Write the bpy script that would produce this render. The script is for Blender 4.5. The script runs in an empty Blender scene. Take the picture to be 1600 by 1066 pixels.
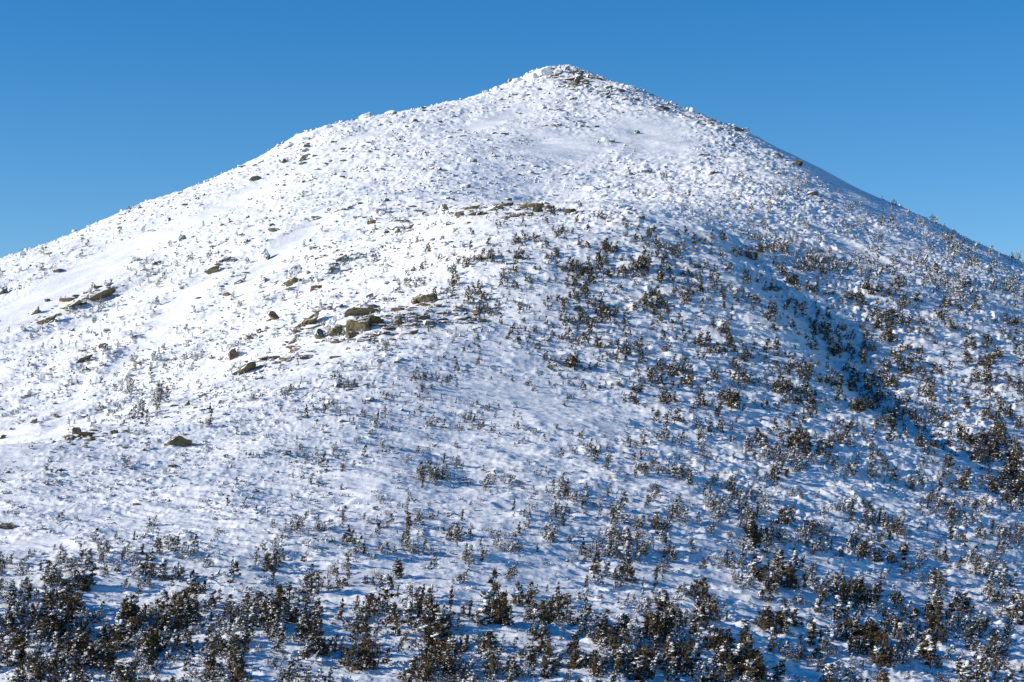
import bpy, math
import numpy as np

# ------------------------------------------------------------------ camera, sky, sun, exposure
scene = bpy.context.scene
COL = scene.collection
PITCH = 1.285                      # degrees up
FPX = 2986.0                       # focal length in pixels of a 1600 px wide picture
cam_data = bpy.data.cameras.new('camera')
cam = bpy.data.objects.new('camera', cam_data)
COL.objects.link(cam)
cam_data.sensor_width = 36.0
cam_data.lens = FPX / 1600 * 36.0
cam_data.clip_start = 0.5
cam_data.clip_end = 20000
cam.location = (0, 0, 0)
cam.rotation_euler = (math.radians(90 + PITCH), 0, 0)
scene.camera = cam

SUN_EL = 21.0                      # degrees
SUN_TO = np.array([-1.0, -0.16])   # horizontal direction towards the sun
SUN_TO = SUN_TO / np.linalg.norm(SUN_TO)
world = bpy.data.worlds.new('World')
scene.world = world
world.use_nodes = True
wn = world.node_tree
bg = wn.nodes['Background']
sky = wn.nodes.new('ShaderNodeTexSky')
sky.sky_type = 'NISHITA'
sky.sun_disc = False
sky.sun_elevation = math.radians(SUN_EL)
sky.sun_rotation = math.atan2(SUN_TO[0], SUN_TO[1])
sky.altitude = 1500
sky.air_density = 1.0
sky.dust_density = 0.0
sky.ozone_density = 1.0
hs = wn.nodes.new('ShaderNodeHueSaturation')
hs.inputs['Hue'].default_value = 0.507
hs.inputs['Saturation'].default_value = 1.55
tc = wn.nodes.new('ShaderNodeTexCoord')            # clear dry air: no murk low in the sky
up = wn.nodes.new('ShaderNodeVectorMath'); up.operation = 'ADD'; up.inputs[1].default_value = (0, 0, 0.075)
nm = wn.nodes.new('ShaderNodeVectorMath'); nm.operation = 'NORMALIZE'
wn.links.new(tc.outputs['Generated'], up.inputs[0]); wn.links.new(up.outputs[0], nm.inputs[0])
wn.links.new(nm.outputs[0], sky.inputs['Vector'])
wn.links.new(sky.outputs[0], hs.inputs['Color'])
wn.links.new(hs.outputs[0], bg.inputs['Color'])
bg.inputs['Strength'].default_value = 0.125

sd = bpy.data.lights.new('sun', 'SUN')
sd.energy = 5.0
sd.angle = math.radians(0.53)
sd.color = (1.0, 0.925, 0.80)
sun = bpy.data.objects.new('sun', sd)
COL.objects.link(sun)
from mathutils import Vector
ce = math.cos(math.radians(SUN_EL))
sdir = Vector((SUN_TO[0] * ce, SUN_TO[1] * ce, math.sin(math.radians(SUN_EL))))
sun.rotation_euler = sdir.to_track_quat('Z', 'Y').to_euler()

scene.view_settings.view_transform = 'Standard'
scene.view_settings.look = 'None'
scene.view_settings.exposure = 0.26
scene.view_settings.gamma = 1.0
scene.cycles.max_bounces = 5
scene.cycles.diffuse_bounces = 3

# ------------------------------------------------------------------ numeric helpers
def hsh(ix, iy, seed):
    ix = ix.astype(np.int64) & 0xFFFFFFFF
    iy = iy.astype(np.int64) & 0xFFFFFFFF
    h = (ix * 374761393 + iy * 668265263 + seed * 2246822519) & 0xFFFFFFFF
    h = ((h ^ (h >> 13)) * 1274126177) & 0xFFFFFFFF
    return (h ^ (h >> 16)) & 0xFFFFFFFF

def noise2(x, y, seed=0):
    """gradient noise, about -1..1"""
    x0 = np.floor(x); y0 = np.floor(y)
    fx = x - x0; fy = y - y0
    u = fx * fx * fx * (fx * (fx * 6 - 15) + 10)
    v = fy * fy * fy * (fy * (fy * 6 - 15) + 10)
    def g(ox, oy):
        a = hsh(x0 + ox, y0 + oy, seed) * (2 * math.pi / 4294967296.0)
        return np.cos(a) * (fx - ox) + np.sin(a) * (fy - oy)
    a = g(0, 0); b = g(1, 0); c = g(0, 1); d = g(1, 1)
    return (a + (b - a) * u + (c - a) * v + (a - b - c + d) * u * v) * 1.5

def fbm(x, y, seed, octv=3, gain=0.5):
    s = 0; a = 1.0
    for i in range(octv):
        s = s + a * noise2(x * 2 ** i + 13.7 * i, y * 2 ** i - 7.1 * i, seed + i)
        a *= gain
    return s

def cell(x, y, seed):
    """Worley: distance to the nearest point, and that cell's random value"""
    x0 = np.floor(x); y0 = np.floor(y)
    best = np.full(x.shape, 9.0); val = np.zeros(x.shape)
    for ox in (-1, 0, 1):
        for oy in (-1, 0, 1):
            h1 = hsh(x0 + ox, y0 + oy, seed) / 4294967296.0
            h2 = hsh(x0 + ox, y0 + oy, seed + 17) / 4294967296.0
            d = np.hypot(x0 + ox + h1 - x, y0 + oy + h2 - y)
            m = d < best
            best = np.where(m, d, best)
            val = np.where(m, hsh(x0 + ox, y0 + oy, seed + 31) / 4294967296.0, val)
    return best, val

def sstep(a, b, x):
    t = np.clip((x - a) / (b - a), 0, 1)
    return t * t * (3 - 2 * t)

CP, SP = math.cos(math.radians(PITCH)), math.sin(math.radians(PITCH))
def project(X, Y, Z):
    d = Y * CP + Z * SP
    v = -Y * SP + Z * CP
    return 800 + FPX * X / d, 533 - FPX * v / d, d

def unproject(px, py, Y):
    """point on the ray of pixel (px, py) at world distance Y"""
    a = (px - 800) / FPX
    b = (533 - py) / FPX
    dy = CP - b * SP
    dz = SP + b * CP
    return a / dy * Y, Y, dz / dy * Y

def grid_lookup(G, px, py, xs, ys):
    """bilinear lookup of table G[row, col]; clamps outside"""
    G = np.asarray(G, float)
    fx = np.clip((px - xs[0]) / (xs[1] - xs[0]), 0, G.shape[1] - 1.001)
    fy = np.clip((py - ys[0]) / (ys[1] - ys[0]), 0, G.shape[0] - 1.001)
    ix = fx.astype(int); iy = fy.astype(int)
    u = fx - ix; v = fy - iy
    return (G[iy, ix] * (1 - u) * (1 - v) + G[iy, ix + 1] * u * (1 - v)
            + G[iy + 1, ix] * (1 - u) * v + G[iy + 1, ix + 1] * u * v)

# ------------------------------------------------------------------ the mountain as a height field
# surveyed points: (px, py, distance)
SURVEY = {
 0:   [(1066,141),(950,163),(850,190),(780,213),(720,240),(697,256),(684,372),(660,392),(600,438),(550,478),(500,522),(450,575),(406,640)],
 200: [(1066,140),(950,162),(850,189),(780,212),(710,248),(662,282),(640,372),(600,402),(550,440),(500,478),(450,522),(400,575),(326,680)],
 400: [(1066,140),(964,160),(850,193),(750,229),(695,250),(640,281),(590,315),(570,350),(530,390),(500,417),(450,458),(400,500),(350,552),(300,620),(252,700)],
 600: [(1066,141),(978,160),(850,197),(711,250),(620,294),(560,320),(490,358),(450,396),(400,442),(350,486),(320,526),(290,570),(250,620),(210,680),(179,735)],
 720: [(1066,145),(992,160),(850,203),(723,250),(650,284),(575,320),(485,360),(408,390),(362,420),(336,450),(325,490),(300,540),(270,582),(230,632),(190,692),(158,755)],
 850: [(1066,147),(1007,160),(850,208),(737,250),(650,291),(590,320),(490,360),(400,390),(352,420),(334,440),(320,545),(290,575),(260,606),(220,652),(180,705),(140,760),(108,805)],
 1000: [(1066,151),(1029,160),(900,200),(761,250),(690,285),(620,320),(510,360),(415,390),(355,420),(328,438),(316,530),(290,572),(250,620),(200,680),(142,768)],
 1200: [(1070,160),(930,205),(803,250),(730,285),(660,320),(545,360),(455,390),(403,420),(388,432),(370,460),(340,492),(300,545),(260,610),(222,690)],
 1400: [(1122,160),(980,205),(857,250),(780,285),(705,320),(655,340),(600,360),(520,390),(465,420),(425,450),(390,480),(350,545),(327,620)],
 1600: [(1160,160),(1030,205),(910,250),(830,285),(757,316),(690,338),(635,360),(560,390),(505,420),(470,450),(440,495),(421,555)],
}
pts = []
for px, lst in SURVEY.items():
    for py, Y in lst:
        pts.append(unproject(px, py, Y))
# skyline points between the columns
for px, py, Y in [(60,386,650),(130,361,662),(260,305,686),(320,286,692),(460,216,708),(520,194,716),(660,169,748),
                  (770,141,780),(820,124,795),(890,106,806),(930,119,802),(960,134,792),(1040,159,762),(1100,183,742),
                  (1150,201,722),(1250,251,672),(1300,276,655),(1350,303,638),(1450,350,602),(1500,376,588),(1550,401,574)]:
    pts.append(unproject(px, py, Y))
# ground out of sight
pts += [(0,0,-1.8),(0,12,-4.0),(0,30,-9.0),(0,60,-17.0),(0,95,-22.0),(-40,60,-24),(40,60,-28),(-40,0,-18),(40,0,-20),(0,-80,-30),
        (-90,100,-38),(90,100,-44),(-100,180,-30),(90,170,-30),(-150,250,-42),(120,240,-36),(-190,330,-42),(165,320,-26),
        (-210,430,-34),(-240,540,-12),(-260,640,6),(190,430,-10),(215,560,8),(210,670,20),(-200,760,20),(-120,800,58),
        (-40,830,104),(20,845,126),(60,840,104),(140,800,44),(190,860,0),(0,930,84),(-100,950,20),(100,960,20),(0,1100,0),
        (-300,300,-80),(300,300,-80),(-350,700,-50),(330,700,-50),(-250,1100,-60),(250,1100,-60),(-200,-50,-90),(200,-50,-90),
        (-500,500,-160),(500,500,-160),(0,1400,-120)]
pts = np.array(pts)
S = 100.0
def tps(r2):
    return 0.5 * r2 * np.log(r2 + 1e-12)
def fit_rbf(P, lam=2e-3):
    n = len(P)
    A = P[:, :2] / S
    K = tps(((A[:, None] - A[None]) ** 2).sum(-1)) + lam * np.eye(n)
    Q = np.c_[np.ones(n), A]
    M = np.block([[K, Q], [Q.T, np.zeros((3, 3))]])
    sol = np.linalg.solve(M, np.r_[P[:, 2], 0, 0, 0])
    return sol[:n], sol[n:], A
RW, RQ, RA = fit_rbf(pts)
def base_height(X, Y):
    sh = X.shape
    x = X.ravel() / S; y = Y.ravel() / S
    out = RQ[0] + RQ[1] * x + RQ[2] * y
    for w, (ax, ay) in zip(RW, RA):
        out = out + w * tps((x - ax) ** 2 + (y - ay) ** 2)
    return out.reshape(sh)

# gully on the shaded side of the spur: steep bank towards the spur, gentle bank beyond
GUL = [(440, 52, 1.0), (400, 59, 2.8), (365, 66, 4.0), (345, 73, 4.8), (330, 81, 5.6), (318, 90, 5.2), (290, 99, 2.5)]
def gully(X, Y):
    ys = [g[0] for g in GUL][::-1]
    cx = np.interp(Y, ys, [g[1] for g in GUL][::-1])
    dp = np.interp(Y, ys, [g[2] for g in GUL][::-1], left=0, right=0)
    d = X - cx + 2.2 * noise2(X / 13, Y / 22, 77)
    dp = dp * (1 + 0.5 * noise2(X / 17, Y / 30, 78))
    w = np.where(d < 0, 7.5, 19.0)
    return -dp * np.exp(-(d / w) ** 2)

# picture-space tables that say what grows or lies where (rows y = 100..1100, columns x = 0..1600, step 100)
XS, YS = (0, 100), (100, 200)
#            0   1   2   3   4   5   6   7   8   9  10  11  12  13  14  15  16
ROCKY = [   [9,  9,  9,  9,  9,  9,  9,  9,  9,  9,  9,  8,  8,  6,  5,  3,  3],
            [9,  9,  9,  9,  9,  9,  8,  6,  4,  4,  4,  5,  6,  5,  4,  3,  3],
            [8,  8,  8,  7,  6,  5,  6,  5,  4,  4,  3,  2,  2,  2,  2,  2,  2],
            [4,  4,  3,  4,  4,  5,  5,  3,  1,  0,  0,  0,  0,  0,  0,  1,  1],
            [3,  3,  2,  3,  4,  5,  5,  2,  0,  0,  0,  0,  0,  0,  0,  0,  0],
            [3,  3,  3,  3,  5,  5,  2,  0,  0,  0,  0,  0,  0,  0,  0,  0,  0],
            [1,  1,  2,  1,  0,  0,  0,  0,  0,  0,  0,  0,  0,  0,  0,  0,  0],
            [0,  0,  0,  0,  0,  0,  0,  0,  0,  0,  0,  0,  0,  0,  0,  0,  0],
            [0]*17, [0]*17, [0]*17]
def ell(px, py, cx, cy, rx, ry, ang=0.0):
    c, s = math.cos(math.radians(ang)), math.sin(math.radians(ang))
    dx = px - cx; dy = -(py - cy)
    u = (dx * c + dy * s) / rx; v = (-dx * s + dy * c) / ry
    return np.exp(-(u * u + v * v) ** 2)
# bare smooth snow: (cx, cy, rx, ry, angle)
SMOOTH = [(130,430,190,26,29),(40,480,90,26,20),(330,330,130,12,28),(430,400,120,16,40),(280,480,95,18,45),(200,560,60,12,40),
          (90,660,70,16,52),(20,690,60,30,20),(1020,212,90,36,-8),(890,228,75,24,0),(760,190,60,8,15),(560,215,50,6,20),
          (870,640,130,32,-22),(760,610,90,18,-5),(240,808,130,16,-6),(1020,750,70,14,-25),(1150,930,90,16,-20),(1250,760,50,12,-20),
          (1250,235,80,20,-30),(1340,300,90,14,-30),(1340,390,90,8,-28),(1050,350,60,12,-25),(500,550,90,14,5),(640,478,30,10,10),
          (560,760,70,14,-8),(1450,950,70,14,-30),(1130,700,45,10,-15),(560,900,60,16,0),(840,915,40,14,-10),
          (1380,780,60,10,-20),(60,850,60,14,10),(450,590,60,10,8),(960,640,50,12,-15)]
def smooth_mask(px, py):
    m = np.zeros(np.shape(px))
    for e in SMOOTH:
        m = np.maximum(m, ell(px, py, *e))
    return np.clip(m, 0, 1)

SCRUB = [  [0]*17,
           [0,0,0,0,0,0,0,0,0,0,0,0,0,1,2,2,2],
           [1,1,1,1,1,1,1,1,1,1,2,4,4,5,5,5,5],
           [3,3,3,4,4,4,4,5,5,5,5,5,5,6,6,6,6],
           [5,5,5,5,6,5,5,6,5,5,5,5,5,6,6,6,6],
           [6,6,6,7,7,5,5,5,4,4,4,4,4,5,6,6,6],
           [7,8,8,8,8,7,5,4,3,3,4,4,4,4,5,6,6],
           [6,8,8,8,7,5,4,4,3,3,3,4,4,4,4,5,5],
           [4,4,4,4,4,3,3,3,3,3,3,3,3,3,3,4,4],
           [4,4,4,3,3,3,3,3,3,3,3,3,3,3,3,3,3],
           [4,4,4,3,3,3,3,3,3,3,3,3,3,3,3,3,3]]

def relief(X, Y, Zb):
    """snow relief: swells, wind-packed drifts running along the wind, lumps over scrub and rubble"""
    px, py, d = project(X, np.maximum(Y, 20), Zb)
    px = np.clip(px, -400, 2000); py = np.clip(py, 60, 1200)
    sm = smooth_mask(px, py)
    rocky = grid_lookup(ROCKY, px, py, XS, YS) / 9.0
    scr = grid_lookup(SCRUB, px, py, XS, YS) / 9.0
    far = sstep(330, 560, Y)
    z = 0.9 * fbm(X / 34, Y / 34, 3, 3)
    # drifts: long axis near +X, turning a little
    a = 0.22 * noise2(X / 60, Y / 60, 40)
    u = X + a * Y * 0.15; v = Y - a * X
    wx = u / 5.5 + 0.6 * noise2(X / 7, Y / 7, 50); wy = v / 1.5 + 0.5 * noise2(X / 5, Y / 5, 51)
    rid = 1 - np.abs(noise2(wx, wy, 60))
    rid2 = 1 - np.abs(noise2(u / 2.3 + 9, v / 0.62, 61))
    east = sstep(-10, 30, X)
    z = z + (0.30 + 0.34 * east) * rid ** 2 * (1 - 0.35 * sm) * (1 - 0.75 * sm * far)
    z = z + (0.11 + 0.13 * east) * rid2 ** 2 * (1 - 0.3 * sm) * (1 - 0.9 * sm * far)
    z = z + (0.55 * noise2(u / 14, v / 5.0, 62) + 0.18 * noise2(u / 6, v / 2.4, 65)) * (1 - 0.5 * sm)
    w2 = v / 0.95 + 0.8 * noise2(X / 9, Y / 6, 52)
    rid3 = 1 - np.abs(noise2(u / 8.5 + 0.4 * noise2(X / 4, Y / 4, 53), w2, 66))
    z = z + (0.20 + 0.28 * east) * rid3 ** 3 * (1 - 0.9 * sm * far)
    west = sstep(-12, -45, X) * sstep(290, 370, Y) * sstep(620, 520, Y)
    vr = v - 0.45 * u
    z = z + west * (1.5 * noise2(u / 40, vr / 11, 67) + 0.8 * (1 - np.abs(noise2(u / 16, vr / 4.5, 68))) ** 2 * (1 - 0.6 * sm))
    # lumps
    l1 = np.maximum(0, noise2(X / 0.9, Y / 0.9, 70) + 0.1) + 0.6 * np.maximum(0, noise2(X / 0.45, Y / 0.5, 71))
    z = z + 0.09 * l1 * (scr ** 0.7) * (1 - sm) * (1 - 0.3 * far)
    z = z + (0.02 + 0.06 * rocky + 0.025 * scr) * (noise2(X / 0.62, Y / 0.8, 75) + 0.5 * noise2(X / 0.33, Y / 0.5, 76)) * (1 - 0.7 * sm)
    # rubble under snow
    k = (1 - sm) * rocky
    c1, v1 = cell(X / 3.4 + 0.25 * noise2(X / 2, Y / 2, 80), Y / 3.4, 90)
    z = z + k * 0.85 * np.clip(0.62 - c1, 0, 0.45) * (v1 > 0.35) * (0.5 + v1)
    c2, v2 = cell(X / 1.5, Y / 1.6, 94)
    z = z + k * 0.6 * np.clip(0.6 - c2, 0, 0.32) * (v2 > 0.45)
    c3, v3 = cell(X / 0.8, Y / 1.1, 97)
    z = z + k * 0.34 * np.clip(0.6 - c3, 0, 0.4) * (v3 > 0.5)
    return z, sm

def build_rows():
    a = list(np.linspace(-250, 100, 20))
    b = list(np.linspace(103, 120, 10))
    n = 1250
    r = 122.0 * np.exp(np.linspace(0, math.log(860 / 122.0), n))
    c = list(np.geomspace(875, 6000, 26))
    return np.array(a + b + list(r) + c)
YR = build_rows()
NT = 1100
T_IN = np.linspace(-0.31, 0.31, NT)
OUT = 0.31 + np.geomspace(0.004, 1.0, 40)
NOUT = len(OUT)
def grid_xy():
    Ye = np.maximum(YR, 100)[:, None]
    Xi = Ye * T_IN[None]
    span = np.maximum(3500.0, 0)
    f = (OUT - 0.31)                         # 0.004..1
    Xr = Ye * 0.31 + (span - Ye * 0.31) * f[None] ** 1.35 + Ye * 0.004
    Xl = -Xr[:, ::-1]
    X = np.concatenate([Xl, Xi, Xr], 1)
    return X, np.repeat(YR[:, None], X.shape[1], 1)
GX, GY = grid_xy()
def limited_base(X, Y):
    z = base_height(X, Y)
    # beyond the surveyed mountain the ground drops to the valleys
    r = np.hypot(X / 480.0, (Y - 480) / 900.0)
    return z * (1 - sstep(0.9, 1.7, r)) + (-330 + 60 * noise2(X / 700, Y / 700, 5)) * sstep(0.9, 1.7, r)
GZb = limited_base(GX, GY) + gully(GX, GY)
GR, GSM = relief(GX, GY, GZb)
near = sstep(900, 500, np.hypot(GX, GY - 450))
print('mean relief', GR[40:-30].mean(), GR[1000:1200].mean())
GZ = GZb + (GR - 0.75) * near

def mesh_np(name, V, F, mats, mi=None, smooth=False):
    V = np.ascontiguousarray(V, np.float32); F = np.ascontiguousarray(F, np.int32)
    k = F.shape[1]
    me = bpy.data.meshes.new(name)
    me.vertices.add(len(V)); me.vertices.foreach_set('co', V.ravel())
    me.loops.add(F.size); me.loops.foreach_set('vertex_index', F.ravel())
    me.polygons.add(len(F))
    me.polygons.foreach_set('loop_start', np.arange(0, F.size, k, dtype=np.int32))
    me.polygons.foreach_set('loop_total', np.full(len(F), k, np.int32))
    for m in mats: me.materials.append(m)
    if mi is not None: me.polygons.foreach_set('material_index', np.ascontiguousarray(mi, np.int32))
    me.polygons.foreach_set('use_smooth', np.full(len(F), smooth))
    me.update(calc_edges=True)
    me.validate()
    return me

# first visible row per column and pixel height, for setting things down on the slope
_px, _py, _ = project(GX, np.maximum(GY, 1), GZ)
_vis = np.where(GY > 121, _py, 5000.0)
CUM = np.minimum.accumulate(_vis, 0)[:, NOUT:NOUT + NT]
ZI = GZ[:, NOUT:NOUT + NT]
def ground(X, Y):
    """height of the snow at world points inside the fan"""
    X = np.atleast_1d(np.asarray(X, float)); Y = np.atleast_1d(np.asarray(Y, float))
    r = np.clip(np.searchsorted(YR, Y) - 1, 0, len(YR) - 2)
    v = (Y - YR[r]) / (YR[r + 1] - YR[r])
    t = X / np.maximum(Y, 100)
    c = np.clip((t + 0.31) / 0.62 * (NT - 1), 0, NT - 1.001); ci = c.astype(int); u = c - ci
    return ((ZI[r, ci] * (1 - u) + ZI[r, ci + 1] * u) * (1 - v) + (ZI[r + 1, ci] * (1 - u) + ZI[r + 1, ci + 1] * u) * v)
def hit(px, py):
    """world point first seen at pixel (px, py); nan where the sky is"""
    px = np.atleast_1d(np.asarray(px, float)); py = np.atleast_1d(np.asarray(py, float))
    out = np.full((len(px), 3), np.nan)
    t = (px - 800) / FPX / CP
    col = np.clip(np.rint((t + 0.31) / 0.62 * (NT - 1)).astype(int), 0, NT - 1)
    for c in np.unique(col):
        s = np.where(col == c)[0]
        cm = -CUM[:, c]
        r = np.searchsorted(cm, -py[s])
        ok = r < len(YR) - 27
        out[s[ok], 1] = YR[r[ok]]
    out[:, 0] = t * out[:, 1]
    g = ~np.isnan(out[:, 1])
    out[g, 2] = ground(out[g, 0], out[g, 1])
    return out

# ------------------------------------------------------------------ materials
def new_mat(name):
    m = bpy.data.materials.new(name); m.use_nodes = True
    nt = m.node_tree
    return m, nt, nt.nodes['Principled BSDF']
def node(nt, t, **kw):
    n = nt.nodes.new(t)
    for k, v in kw.items():
        if k in n.inputs: n.inputs[k].default_value = v
        else: setattr(n, k, v)
    return n
def ramp(nt, stops):
    r = nt.nodes.new('ShaderNodeValToRGB')
    el = r.color_ramp.elements
    while len(el) > 1: el.remove(el[0])
    el[0].position, el[0].color = stops[0][0], (*stops[0][1], 1)
    for p, c in stops[1:]:
        e = el.new(p); e.color = (*c, 1)
    return r
SNOWC = (0.84, 0.85, 0.87)
def snow_material():
    m, nt, b = new_mat('wind_packed_snow')
    L = nt.links.new
    geo = node(nt, 'ShaderNodeNewGeometry')
    n1 = node(nt, 'ShaderNodeTexNoise', Scale=0.35, Detail=6.0)
    L(geo.outputs['Position'], n1.inputs['Vector'])
    r = ramp(nt, [(0.35, (0.80, 0.81, 0.83)), (0.6, (0.87, 0.88, 0.89))])
    L(n1.outputs['Fac'], r.inputs['Fac']); L(r.outputs[0], b.inputs['Base Color'])
    mp = node(nt, 'ShaderNodeMapping'); mp.inputs['Scale'].default_value = (0.5, 2.2, 1.0)
    L(geo.outputs['Position'], mp.inputs['Vector'])
    n2 = node(nt, 'ShaderNodeTexNoise', Scale=2.2, Detail=5.0, Roughness=0.65)
    L(mp.outputs[0], n2.inputs['Vector'])
    n3 = node(nt, 'ShaderNodeTexNoise', Scale=9.0, Detail=4.0, Roughness=0.7)
    L(geo.outputs['Position'], n3.inputs['Vector'])
    b1 = node(nt, 'ShaderNodeBump', Strength=0.8, Distance=0.12)
    L(n2.outputs['Fac'], b1.inputs['Height'])
    b2 = node(nt, 'ShaderNodeBump', Strength=0.35, Distance=0.035)
    L(n3.outputs['Fac'], b2.inputs['Height']); L(b1.outputs[0], b2.inputs['Normal'])
    L(b2.outputs[0], b.inputs['Normal'])
    b.inputs['Roughness'].default_value = 0.62
    b.inputs['Specular IOR Level'].default_value = 0.25
    return m
M_SNOW = snow_material()

nr, nc = GX.shape
idx = np.arange(nr * nc).reshape(nr, nc)
F = np.stack([idx[:-1, :-1], idx[:-1, 1:], idx[1:, 1:], idx[1:, :-1]], -1).reshape(-1, 4)
me = mesh_np('mountain_snow', np.stack([GX, GY, GZ], -1).reshape(-1, 3), F, [M_SNOW], smooth=True)
terrain = bpy.data.objects.new('mountain_terrain', me)
COL.objects.link(terrain)
terrain['kind'] = 'structure'

# ------------------------------------------------------------------ rock, bark, foliage, rime
def rock_material(name, base, lichen, lich_amt, snow_amt, red=None):
    m, nt, b = new_mat(name)
    L = nt.links.new
    geo = node(nt, 'ShaderNodeNewGeometry')
    n1 = node(nt, 'ShaderNodeTexNoise', Scale=1.3, Detail=7.0, Roughness=0.65)
    L(geo.outputs['Position'], n1.inputs['Vector'])
    dark = tuple(c * 0.35 for c in base); light = tuple(min(1, c * 1.6) for c in base)
    r1 = ramp(nt, [(0.3, dark), (0.5, base), (0.72, light)])
    L(n1.outputs['Fac'], r1.inputs['Fac'])
    n2 = node(nt, 'ShaderNodeTexNoise', Scale=0.9, Detail=8.0, Roughness=0.7)
    mp = node(nt, 'ShaderNodeMapping'); mp.inputs['Location'].default_value = (31, 7, 3)
    L(geo.outputs['Position'], mp.inputs['Vector']); L(mp.outputs[0], n2.inputs['Vector'])
    r2 = ramp(nt, [(0.62 - 0.3 * lich_amt, (0, 0, 0)), (0.70 - 0.3 * lich_amt, (1, 1, 1))])
    L(n2.outputs['Fac'], r2.inputs['Fac'])
    mx = node(nt, 'ShaderNodeMixRGB'); mx.inputs['Color2'].default_value = (*lichen, 1)
    L(r2.outputs[0], mx.inputs['Fac']); L(r1.outputs[0], mx.inputs['Color1'])
    # rime and blown snow stick to the tops and to the windward side
    dt = node(nt, 'ShaderNodeVectorMath'); dt.operation = 'DOT_PRODUCT'
    dt.inputs[1].default_value = (-0.50, -0.22, 0.83)
    L(geo.outputs['Normal'], dt.inputs[0])
    n3 = node(nt, 'ShaderNodeTexNoise', Scale=2.4, Detail=6.0, Roughness=0.75)
    L(geo.outputs['Position'], n3.inputs['Vector'])
    ad = node(nt, 'ShaderNodeMath'); ad.operation = 'MULTIPLY_ADD'
    ad.inputs[1].default_value = 1.5; L(n3.outputs['Fac'], ad.inputs[0]); L(dt.outputs['Value'], ad.inputs[2])
    t = 2.05 - 1.75 * snow_amt
    r3 = node(nt, 'ShaderNodeMapRange'); r3.inputs['From Min'].default_value = t; r3.inputs['From Max'].default_value = t + 0.12
    L(ad.outputs[0], r3.inputs['Value'])
    mx2 = node(nt, 'ShaderNodeMixRGB'); mx2.inputs['Color2'].default_value = (0.84, 0.85, 0.87, 1)
    L(r3.outputs[0], mx2.inputs['Fac']); L(mx.outputs[0], mx2.inputs['Color1'])
    L(mx2.outputs[0], b.inputs['Base Color'])
    n4 = node(nt, 'ShaderNodeTexNoise', Scale=5.0, Detail=8.0, Roughness=0.75)
    L(geo.outputs['Position'], n4.inputs['Vector'])
    bp = node(nt, 'ShaderNodeBump', Strength=0.9, Distance=0.14)
    L(n4.outputs['Fac'], bp.inputs['Height']); L(bp.outputs[0], b.inputs['Normal'])
    b.inputs['Roughness'].default_value = 0.85
    b.inputs['Specular IOR Level'].default_value = 0.2
    return m
GREEN = (0.165, 0.155, 0.07)
MR = {
    'g': rock_material('lichen_granite', (0.17, 0.13, 0.095), GREEN, 0.55, 0.30),
    'm': rock_material('mossy_dark_rock', (0.085, 0.065, 0.045), (0.11, 0.115, 0.045), 0.42, 0.12),
    'b': rock_material('red_brown_rock', (0.20, 0.125, 0.085), (0.17, 0.145, 0.08), 0.35, 0.36),
    'd': rock_material('dark_granite', (0.14, 0.135, 0.12), (0.15, 0.15, 0.08), 0.35, 0.48),
    'h': rock_material('half_snowed_granite', (0.20, 0.18, 0.15), (0.20, 0.19, 0.10), 0.5, 0.72),
    's': rock_material('rime_plastered_granite', (0.20, 0.20, 0.19), (0.20, 0.19, 0.14), 0.3, 0.92),
}
def simple_mat(name, stops, scale, rough=0.8, rand=0.0):
    m, nt, b = new_mat(name)
    geo = node(nt, 'ShaderNodeNewGeometry')
    n = node(nt, 'ShaderNodeTexNoise', Scale=scale, Detail=4.0, Roughness=0.7)
    nt.links.new(geo.outputs['Position'], n.inputs['Vector'])
    r = ramp(nt, stops)
    nt.links.new(n.outputs['Fac'], r.inputs['Fac'])
    nt.links.new(r.outputs[0], b.inputs['Base Color'])
    b.inputs['Roughness'].default_value = rough
    b.inputs['Specular IOR Level'].default_value = 0.15
    return m
M_LEAF = simple_mat('spruce_needles', [(0.30, (0.044, 0.032, 0.014)), (0.5, (0.084, 0.060, 0.026)), (0.7, (0.155, 0.105, 0.050))], 1.1)
M_LEAFF = simple_mat('rimed_needles', [(0.3, (0.09, 0.08, 0.06)), (0.48, (0.24, 0.22, 0.18)), (0.62, (0.60, 0.59, 0.56))], 2.2)
M_BARK = simple_mat('grey_bark', [(0.3, (0.10, 0.08, 0.06)), (0.7, (0.26, 0.22, 0.18))], 5.0)
M_RIME = simple_mat('rime_snow', [(0.3, (0.80, 0.81, 0.83)), (0.7, (0.87, 0.88, 0.89))], 1.5, 0.7)

# ------------------------------------------------------------------ dwarf spruce shapes (unit height, wind from -X)
OCT_V = np.array([[1,0,0],[0,1,0],[-1,0,0],[0,-1,0],[0,0,1],[0,0,-1]], float)
OCT_F = np.array([[0,1,4],[1,2,4],[2,3,4],[3,0,4],[1,0,5],[2,1,5],[3,2,5],[0,3,5]])
def ico(sub):
    import bmesh
    bm = bmesh.new(); bmesh.ops.create_icosphere(bm, subdivisions=sub, radius=1.0)
    bm.verts.ensure_lookup_table()
    V = np.array([v.co[:] for v in bm.verts]); F = np.array([[v.index for v in f.verts] for f in bm.faces])
    bm.free(); return V, F
ICO1 = ico(1); ICO2 = ico(2); ICO3 = ico(3); ICO4 = ico(4)

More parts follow.
